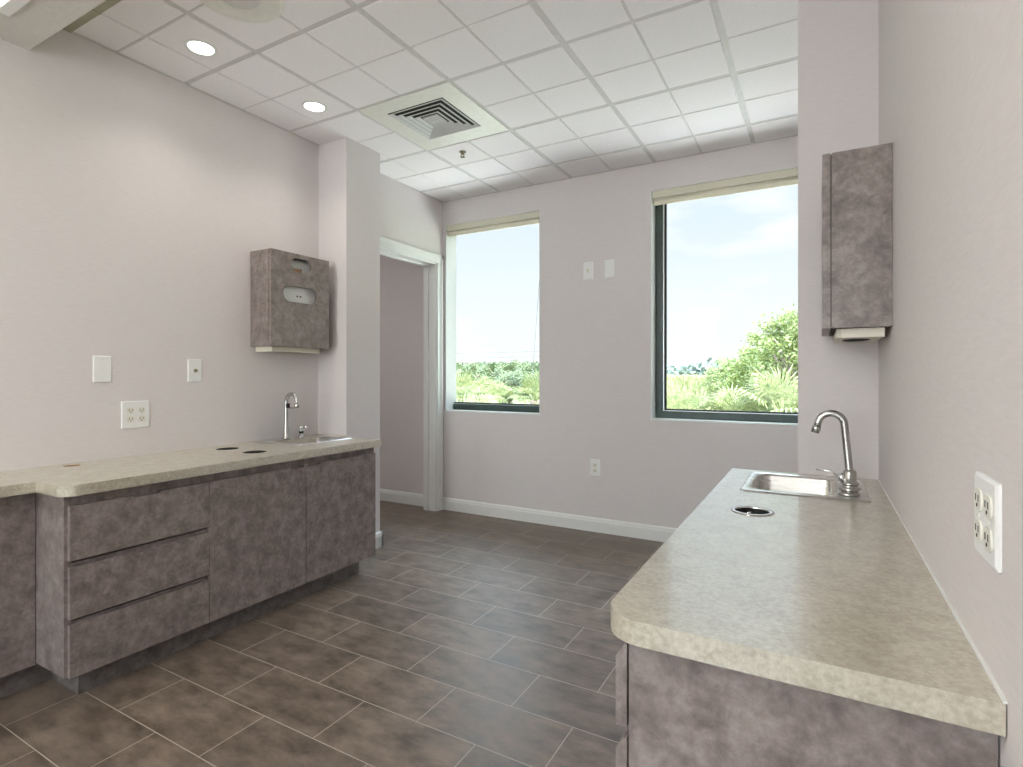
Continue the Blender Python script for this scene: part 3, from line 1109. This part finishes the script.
# ------------------------------------------------------------------ wall cabinets that hold paper towel dispensers (front faces +x in their own frame)
def wall_cabinet_parts(t):
    Wd, Hd = 0.397, 0.522
    with Part('body', M_LAM, t, world=False) as bm:
        box(bm, 0.0, 0.1495, 0.0, 0.012, 0, Hd)
        box(bm, 0.0, 0.1495, Wd - 0.012, Wd, 0, Hd)
        box(bm, 0.0, 0.1495, 0.012, Wd - 0.012, Hd - 0.012, Hd)
        box(bm, 0.0, 0.006, 0.012, Wd - 0.012, 0.0, Hd - 0.012)
    with Part('door', M_LAM, t, world=False) as bm:
        s1 = rrect(0.128, 0.272, 0.418, 0.498, 0.0395, 8)
        s2 = rrect(0.076, 0.319, 0.250, 0.340, 0.0445, 8)
        plate(bm, rect(0, Wd, 0.0, Hd), [s1, s2], 0.153, 0.174, lambda u, v, w: (w, u, v))
    with Part('edge_strip', M_CARC, t, world=False) as bm:
        box(bm, 0.1495, 0.153, 0.003, Wd - 0.003, 0.003, Hd - 0.003)
        # the strip is a frame: its middle stays behind the dispenser


def dispenser_parts(t):
    with Part('housing', M_WHITE, t, world=False) as bm:
        box(bm, 0.010, 0.128, 0.055, 0.345, 0.010, 0.500, 0.012, 2)
    with Part('window_slot', M_KRAFT, t, world=False) as bm:
        box(bm, 0.1285, 0.1300, 0.150, 0.235, 0.428, 0.446, 0.0005)
        for q in range(4):
            box(bm, 0.1285, 0.1305, 0.155 + q * 0.022, 0.168 + q * 0.022, 0.446, 0.452)
    with Part('lock', M_BLACK, t, world=False) as bm:
        for y in (0.205, 0.228):
            lathe(bm, [(0.005, 0.128), (0.005, 0.1295)], (0, y, 0.292), 12, 'X', cap1=True)
    with Part('towel_tray', M_CREAM, t, world=False) as bm:
        pts = [(0.016, 0.020), (0.016, 0.370), (0.125, 0.370), (0.137, 0.358), (0.137, 0.032), (0.125, 0.020)]
        hole = circle(0.078, 0.190, 0.040, 28, 0.115)
        plate(bm, pts, [hole], -0.028, -0.001, xyw)
    with Part('mouth_shade', M_DARK, t, world=False) as bm:  # dark disc standing for the shade inside the tray's opening
        plate(bm, circle(0.078, 0.190, 0.0398, 28, 0.1148), [], -0.0262, -0.020, xyw)


# the edge strip must leave the middle open, so it is built as a frame
def edge_frame(t):
    with Part('edge_strip', M_CARC, t, world=False) as bm:
        plate(bm, rect(0.003, 0.394, 0.003, 0.519), [rect(0.013, 0.384, 0.013, 0.509)], 0.1495, 0.153, lambda u, v, w: (w, u, v))


_wc = wall_cabinet_parts


def wall_cabinet_parts(t):
    _wc(t)
    for ch in list(t.children):
        if ch.name.startswith('edge_strip'):
            bpy.data.objects.remove(ch)
    edge_frame(t)


wc = thing('wall_cabinet', (XL + 0.001, 1.930, 1.272), 'small grey wall cabinet with two oval cutouts above the left sink', 'cabinet')
wall_cabinet_parts(wc)
td = thing('towel_dispenser', (XL + 0.001, 1.930, 1.272), 'paper towel dispenser showing through the oval cutouts of the left wall cabinet', 'towel dispenser')
dispenser_parts(td)
clone(wc, (XR - 0.001, 2.289, 1.257), PI, 'slim mottled wall cabinet seen side-on high on the right wall')
clone(td, (XR - 0.001, 2.289, 1.257), PI, 'paper towel dispenser poking out under the right wall cabinet')


# ------------------------------------------------------------------ wall plates (front faces +w; fn maps across, up, out)
def on_left(y, z):
    return lambda u, v, w: (XL + w, y + u, z + v)


def on_far(xc, z):
    return lambda u, v, w: (xc + u, YF - w, z + v)


def on_right(y, z):
    return lambda u, v, w: (XR - w, y - u, z + v)


def cover(bm, fn, hw, hh, d=0.006, r=0.004, holes=()):
    o = rrect(-hw, hw, -hh, hh, r, 3)
    i = rrect(-hw + 0.004, hw - 0.004, -hh + 0.004, hh - 0.004, r, 3)
    loft(bm, [[fn(u, v, 0.0003) for u, v in o], [fn(u, v, d * 0.55) for u, v in o], [fn(u, v, d) for u, v in i]], True, True, smooth=False)


def bx(bm, fn, u0, u1, v0, v1, w0, w1):
    plate(bm, rect(u0, u1, v0, v1), [], w0, w1, fn)


def receptacle(t, fn, cu, cv):
    with Part('receptacle', M_IVORY, t) as bm:
        o = rrect(-0.0165, 0.0165, -0.0140, 0.0140, 0.011, 5)
        plate(bm, [(cu + a, cv + b) for a, b in o], [], 0.0055, 0.0082, fn)
    holder = t.children[-1]
    with Part('slot', M_BLACK, holder) as bm:
        bx(bm, fn, cu - 0.0075, cu - 0.0052, cv - 0.002, cv + 0.0065, 0.0083, 0.0087)
        bx(bm, fn, cu + 0.0052, cu + 0.0075, cv - 0.002, cv + 0.0065, 0.0083, 0.0087)
        plate(bm, circle(cu, cv - 0.007, 0.0026, 10), [], 0.0083, 0.0087, fn)


def screw(t, fn, cu, cv):
    with Part('screw', M_IVORY, t) as bm:
        plate(bm, circle(cu, cv, 0.003, 12), [], 0.0060, 0.0072, fn)


def quad(loc, fn, hw, hh, label):
    t = thing('wall_outlet', loc, label, 'outlet')
    with Part('cover_plate', M_WHITE, t) as bm:
        cover(bm, fn, hw, hh)
    for cu in (-0.023, 0.023):
        for cv in (-0.0195, 0.0195):
            receptacle(t, fn, cu, cv)
        screw(t, fn, cu, 0.0)
    return t


quad((XL, 1.3485, 0.9355), on_left(1.3485, 0.9355), 0.0585, 0.0625, 'white four-socket outlet low on the left wall above the worktop')
quad((XR, 0.8820, 0.9395), on_right(0.8820, 0.9395), 0.0520, 0.0525, 'white four-socket outlet on the right wall above the worktop')

fn = on_left(1.2155, 1.1415)
t = thing('blank_plate', (XL, 1.2155, 1.1415), 'plain white blank wall plate on the left wall above the outlet', 'wall plate')
with Part('cover_plate', M_WHITE, t) as bm:
    cover(bm, fn, 0.036, 0.0575)
for v in (0.042, -0.042):
    screw(t, fn, 0, v)
fn = on_left(1.6215, 1.1380)
t = thing('cable_plate', (XL, 1.6215, 1.1380), 'white wall plate with a cable connector in the middle of the left wall', 'wall plate')
with Part('cover_plate', M_WHITE, t) as bm:
    cover(bm, fn, 0.0355, 0.0575)
with Part('connector', M_BRASS, t) as bm:
    lathe(bm, [(0.0085, XL + 0.006), (0.0085, XL + 0.010), (0.0055, XL + 0.011), (0.0055, XL + 0.020)], (0, 1.6215, 1.138), 12, 'X', cap1=True)
for v in (0.042, -0.042):
    screw(t, fn, 0, v)

fn = on_far(-1.439, 1.8605)
t = thing('light_switch', (-1.439, YF, 1.8605), 'white toggle switch plate on the far wall, the one nearer the doorway', 'switch')
with Part('cover_plate', M_WHITE, t) as bm:
    cover(bm, fn, 0.036, 0.063)
with Part('toggle', M_IVORY, t) as bm:
    bx(bm, fn, -0.009, 0.009, -0.016, 0.016, 0.0062, 0.0072)
    plate(bm, [(0.0072, -0.006), (0.0072, 0.008), (0.017, 0.014), (0.018, 0.008)], [], -0.0045, 0.0045, lambda u, v, w: fn(w, v, u))
fn = on_far(-1.280, 1.8600)
t = thing('blank_plate', (-1.280, YF, 1.8600), 'blank white wall plate on the far wall beside the toggle switch', 'wall plate')
with Part('cover_plate', M_WHITE, t) as bm:
    cover(bm, fn, 0.034, 0.063)
for v in (0.042, -0.042):
    screw(t, fn, 0, v)
fn = on_far(-1.3855, 0.4545)
t = thing('wall_outlet', (-1.3855, YF, 0.4545), 'white two-socket outlet low on the far wall under the windows', 'outlet')
with Part('cover_plate', M_WHITE, t) as bm:
    cover(bm, fn, 0.0365, 0.060)
for cv in (-0.0195, 0.0195):
    receptacle(t, fn, 0, cv)
screw(t, fn, 0, 0)

# ------------------------------------------------------------------ outside
random.seed(7)
GZ = -0.9


def ground(y):
    """the marsh rises very gently away from the building"""
    return GZ + 2.0 * min(1.0, max(0.0, (y - 12) / 160.0))


with struct('field', M_FIELD) as bm:
    rows = []
    for j in range(31):
        y = 4.5 + 420 * (j / 30) ** 2.2
        rows.append([bm.verts.new((-320 + 640 * i / 40, y, ground(y) + 0.12 * math.sin(i * 1.7 + j * 0.9) * min(1, y / 60))) for i in range(41)])
    for a, b in zip(rows, rows[1:]):
        for i in range(40):
            bm.faces.new((a[i], a[i + 1], b[i + 1], b[i]))


with struct('bounce_ground', M_BOUNCE) as bm:  # unseen pale ground added to bounce sunlight up to the ceiling
    box(bm, -14, 8, YF + 0.27, 8.4, GZ - 0.3, GZ + 0.13)


def frond(bm, base, az, el, length, spread, nl, droop, rnd):
    """fan palm leaf: stalk, then narrow leaflets fanned out and drooping at their tips"""
    d = Vector((math.cos(az) * math.cos(el), math.sin(az) * math.cos(el), math.sin(el)))
    side = Vector((-math.sin(az), math.cos(az), 0))
    nrm = side.cross(d).normalized()
    hub = base + d * length * 0.40
    w = 0.012
    bm.faces.new([bm.verts.new(p) for p in (base - side * w, base + side * w, hub + side * w * 0.7, hub - side * w * 0.7)])
    for k in range(nl):
        f = (k / (nl - 1) - 0.5) * 2
        a = f * spread
        dd = (d * math.cos(a) + side * math.sin(a)).normalized()
        ll = length * 0.66 * (1 - 0.28 * abs(f)) * rnd.uniform(0.9, 1.1)
        ww = ll * 0.017
        s2 = nrm.cross(dd).normalized()
        mid = hub + dd * ll * 0.55 + Vector((0, 0, -droop * ll * 0.10))
        tip = hub + dd * ll * rnd.uniform(0.92, 1.0) + Vector((0, 0, -droop * ll * 0.45))
        a0, a1 = bm.verts.new(hub), bm.verts.new(mid - s2 * ww)
        a2, a3 = bm.verts.new(mid + s2 * ww), bm.verts.new(tip)
        bm.faces.new((a0, a1, a2))
        bm.faces.new((a1, a3, a2))


def palm_proto(seed, h, n, length):
    rnd = random.Random(seed)
    t = thing('fan_palm', (0, 0, GZ), 'fan palm', 'palm')
    with Part('trunk', M_BARK, t, world=False) as bm:
        tube(bm, [(0, 0, 0), (0.06, 0.03, h * 0.4), (0.02, 0.05, h * 0.75), (0, 0, h)], [0.20, 0.16, 0.15, 0.17], 10)
    with Part('crown', M_PALM, t, world=False) as bm:
        for k in range(n):
            az = 2 * PI * k * 0.381966 + rnd.uniform(-0.2, 0.2)
            el = rnd.uniform(-0.25, 1.25) if k > 3 else rnd.uniform(1.1, 1.45)
            frond(bm, Vector((0, 0, h)), az, el, length * rnd.uniform(0.8, 1.1), rnd.uniform(1.0, 1.5), 18, rnd.uniform(0.5, 1.2), rnd)
    with Part('dry_fronds', M_PALM2, t, world=False) as bm:
        for k in range(n // 3):
            az = 2 * PI * k * 0.381966 + 1.0
            frond(bm, Vector((0, 0, h - 0.1)), az, rnd.uniform(-0.6, 0.35), length * rnd.uniform(0.8, 1.05), 1.1, 16, 1.5, rnd)
    return t


def tree_proto(seed, h, rad, nclump, leafmat, name, nleaf=60, leaf=0.13):
    rnd = random.Random(seed)
    t = thing(name, (0, 0, GZ), 'tree', 'tree')
    tips = []
    with Part('trunk', M_BARK, t, world=False) as bm:
        tube(bm, [(0, 0, 0), (0.05, 0.02, h * 0.25), (0.1, -0.05, h * 0.5)], [0.17, 0.13, 0.10], 8)
        for k in range(9):
            az = k * 2.4
            q = Vector((math.cos(az) * rad * rnd.uniform(0.4, 0.75), math.sin(az) * rad * rnd.uniform(0.4, 0.75), h * rnd.uniform(0.6, 0.92)))
            tube(bm, [(0.05, 0, h * rnd.uniform(0.25, 0.5)), q * 0.55 + Vector((0, 0, h * 0.2)), q], [0.07, 0.04, 0.015], 6)
    with Part('foliage', leafmat, t, world=False) as bm:
        for k in range(nclump):
            while True:
                p = Vector((rnd.uniform(-1, 1), rnd.uniform(-1, 1), rnd.uniform(-1, 1)))
                if 0.35 < p.length < 1:
                    break
            c = Vector((p.x * rad, p.y * rad, h * 0.62 + p.z * h * 0.38))
            cr = rad * rnd.uniform(0.14, 0.26)
            for q in range(nleaf):
                o = Vector((rnd.gauss(0, 1), rnd.gauss(0, 1), rnd.gauss(0, 0.8))) * cr * 0.55
                a = Vector((rnd.uniform(-1, 1), rnd.uniform(-1, 1), rnd.uniform(-0.7, 0.7))).normalized()
                b = a.orthogonal().normalized()
                s = leaf * rnd.uniform(0.6, 1.2)
                pc = c + o
                bm.faces.new([bm.verts.new(v) for v in (pc - a * s, pc - b * s * 0.42, pc + a * s, pc + b * s * 0.42)])
    return t


def at(u, y):
    """world x of image column u on the plane y (used to plan which plants stand in view of which window)"""
    a = (u - 511.5) / 548.286
    dx, dy = 0.8728 * a - 0.4881, 0.4881 * a + 0.8728
    return dx * y / dy


# --- fan palms
pA = palm_proto(1, 1.30, 34, 1.05)
pB = palm_proto(2, 1.12, 34, 0.95)
pA.location = (at(463, 12.0), 12.0, GZ)
pA['label'] = 'large fan palm closest to the glass outside the window nearest the doorway'
pB.location = (at(684, 10.0), 10.0, GZ)
pB['label'] = 'spiky fan palm at the left side of the wide window'
pal = [
    (pB, 500, 14.5, 0.98, 'fan palm in the middle of the view through the window nearest the doorway'),
    (pA, 536, 14.0, 0.97, 'fan palm at the right side of the window nearest the doorway'),
    (pA, 484, 18.0, 0.93, 'fan palm farther back in the window nearest the doorway'),
    (pB, 732, 10.0, 0.98, 'fan palm in the middle of the view through the wide window'),
    (pA, 782, 9.9, 1.0, 'fan palm at the foot of the tallest leafy tree in the wide window'),
    (pB, 760, 12.0, 1.02, 'fan palm low at the foot of the low leafy tree'),
]
for k, (pr, u, y, s, lab) in enumerate(pal):
    clone(pr, (at(u, y), y, GZ), k * 1.3, lab, scale=s)
for o in list(C.objects):
    if o.name.startswith('fan_palm'):
        o['group'] = 'fan palms outside the windows'

# --- leafy trees
tA = tree_proto(11, 2.75, 0.80, 100, M_LEAF, 'leafy_tree', 150, 0.036)
tA.location = (at(756, 14.5), 14.5, GZ)
tA['label'] = 'low leafy tree rising in the middle of the wide window'
tA['group'] = 'leafy trees outside the wide window'
for u, y, s, lab in ((778, 12.6, 1.10, 'leafy tree between the low one and the tallest in the wide window'),
                     (805, 11.4, 1.18, 'tallest leafy tree outside, cut by the right edge of the wide window'),
                     (731, 16.5, 0.92, 'smallest leafy tree at the end of the row in the wide window')):
    clone(tA, (at(u, y), y, GZ), u * 0.37, lab, 'leafy trees outside the wide window', s)
tB = tree_proto(23, 2.6, 1.35, 70, M_LEAF2, 'canopy_tree', 90, 0.075)
spots = []
for y, n, s in ((23, 3, 0.88), (28, 3, 0.94), (34, 4, 0.99), (41, 4, 1.03), (50, 5, 1.08), (61, 6, 1.13)):
    for i in range(n):
        u = 440 + 116 * (i + 0.5 + (0.25 if n % 2 else -0.1)) / n
        spots.append((at(u, y), y + random.uniform(-0.8, 0.8), s * random.uniform(0.95, 1.05)))
for y, s in ((36, 1.0), (52, 1.08)):                        # the wood goes on behind the wall between the windows
    for u in (400, 420, 575, 596, 617, 638):
        spots.append((at(u, y), y + random.uniform(-0.8, 0.8), s * random.uniform(0.95, 1.05)))
for i, (x, y, s) in enumerate(spots):
    lab = 'green canopy tree in the dense wood behind the fan palms outside'
    if i == 0:
        tB.location, tB.scale = (x, y, ground(y)), (s, s, s)
        tag(tB, lab, 'tree', 'canopy trees in the wood outside')
    else:
        clone(tB, (x, y, ground(y)), i * 1.1, lab, 'canopy trees in the wood outside', s)

# --- far tree line on the horizon: nobody could count its trees
rnd = random.Random(5)
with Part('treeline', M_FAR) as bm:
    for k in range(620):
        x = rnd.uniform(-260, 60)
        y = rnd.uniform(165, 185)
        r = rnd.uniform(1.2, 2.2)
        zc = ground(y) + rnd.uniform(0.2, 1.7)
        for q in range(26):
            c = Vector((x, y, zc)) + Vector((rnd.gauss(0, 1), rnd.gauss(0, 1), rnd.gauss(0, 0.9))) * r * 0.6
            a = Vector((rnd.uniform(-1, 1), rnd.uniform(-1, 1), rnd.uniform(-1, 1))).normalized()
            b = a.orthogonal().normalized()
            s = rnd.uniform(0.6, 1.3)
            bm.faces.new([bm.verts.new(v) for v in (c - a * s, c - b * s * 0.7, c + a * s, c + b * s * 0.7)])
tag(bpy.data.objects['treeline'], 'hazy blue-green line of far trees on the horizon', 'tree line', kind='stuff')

# --- marsh grass in front of the tree line
with Part('marsh_grass', M_FIELD) as bm:
    for k in range(14000):
        y = 19 + 86 * rnd.random() ** 1.6
        x = at(rnd.uniform(560, 900), y)
        h = rnd.uniform(0.5, 1.1) * 1.2
        a = rnd.uniform(0, PI)
        w = rnd.uniform(0.05, 0.13)
        dx, dy = math.cos(a) * w, math.sin(a) * w
        lean = Vector((rnd.gauss(0, 0.3), rnd.gauss(0, 0.3), h))
        p = Vector((x, y, ground(y)))
        bm.faces.new([bm.verts.new(v) for v in (p + Vector((-dx, -dy, 0)), p + Vector((dx, dy, 0)), p + lean)])
tag(bpy.data.objects['marsh_grass'], 'pale yellow-green marsh grass filling the field outside', 'grass', kind='stuff')


# --- overhead cables outside the window nearest the doorway
def cable(p0, p1, sag, r, label):
    a, b = Vector(p0), Vector(p1)
    pts = []
    for i in range(25):
        f = i / 24
        q = a.lerp(b, f)
        q.z -= sag * 4 * f * (1 - f)
        pts.append(q)
    bm = bmesh.new()
    tube(bm, pts, r, 6)
    o = link('overhead_cable', bm, M_CABLE)
    tag(o, label, 'cable', 'overhead cables outside')


def utility_pole(x, y, h, label):
    t = thing('utility_pole', (x, y, ground(y)), label, 'pole')
    with Part('post', M_BARK, t, world=False) as bm:
        tube(bm, [(0, 0, 0), (0, 0, h)], [0.16, 0.11], 12)
    with Part('crossarm', M_BARK, t, world=False) as bm:
        box(bm, -0.05, 0.05, -0.9, 0.9, h - 0.5, h - 0.38, 0.01)


utility_pole(-62, 62, 5.6, 'far wooden utility pole at the left end of the level cables')
utility_pole(-24, 62, 5.6, 'far wooden utility pole at the right end of the level cables')
utility_pole(at(545.5, 20), 20, 9.5, 'near wooden utility pole hidden by the wall between the windows')
cable((-62, 62, 4.12), (-24, 62, 4.12), 0.12, 0.030, 'upper of the two thin level cables crossing the sky')
cable((-62, 62, 3.45), (-24, 62, 3.45), 0.12, 0.026, 'lower of the two thin level cables crossing the sky')
cable((at(545, 20), 20, 8.0), (at(529, 20), 20, ground(20) - 0.05), 0.0, 0.011, 'thin cable slanting down at the right side of the window nearest the doorway')
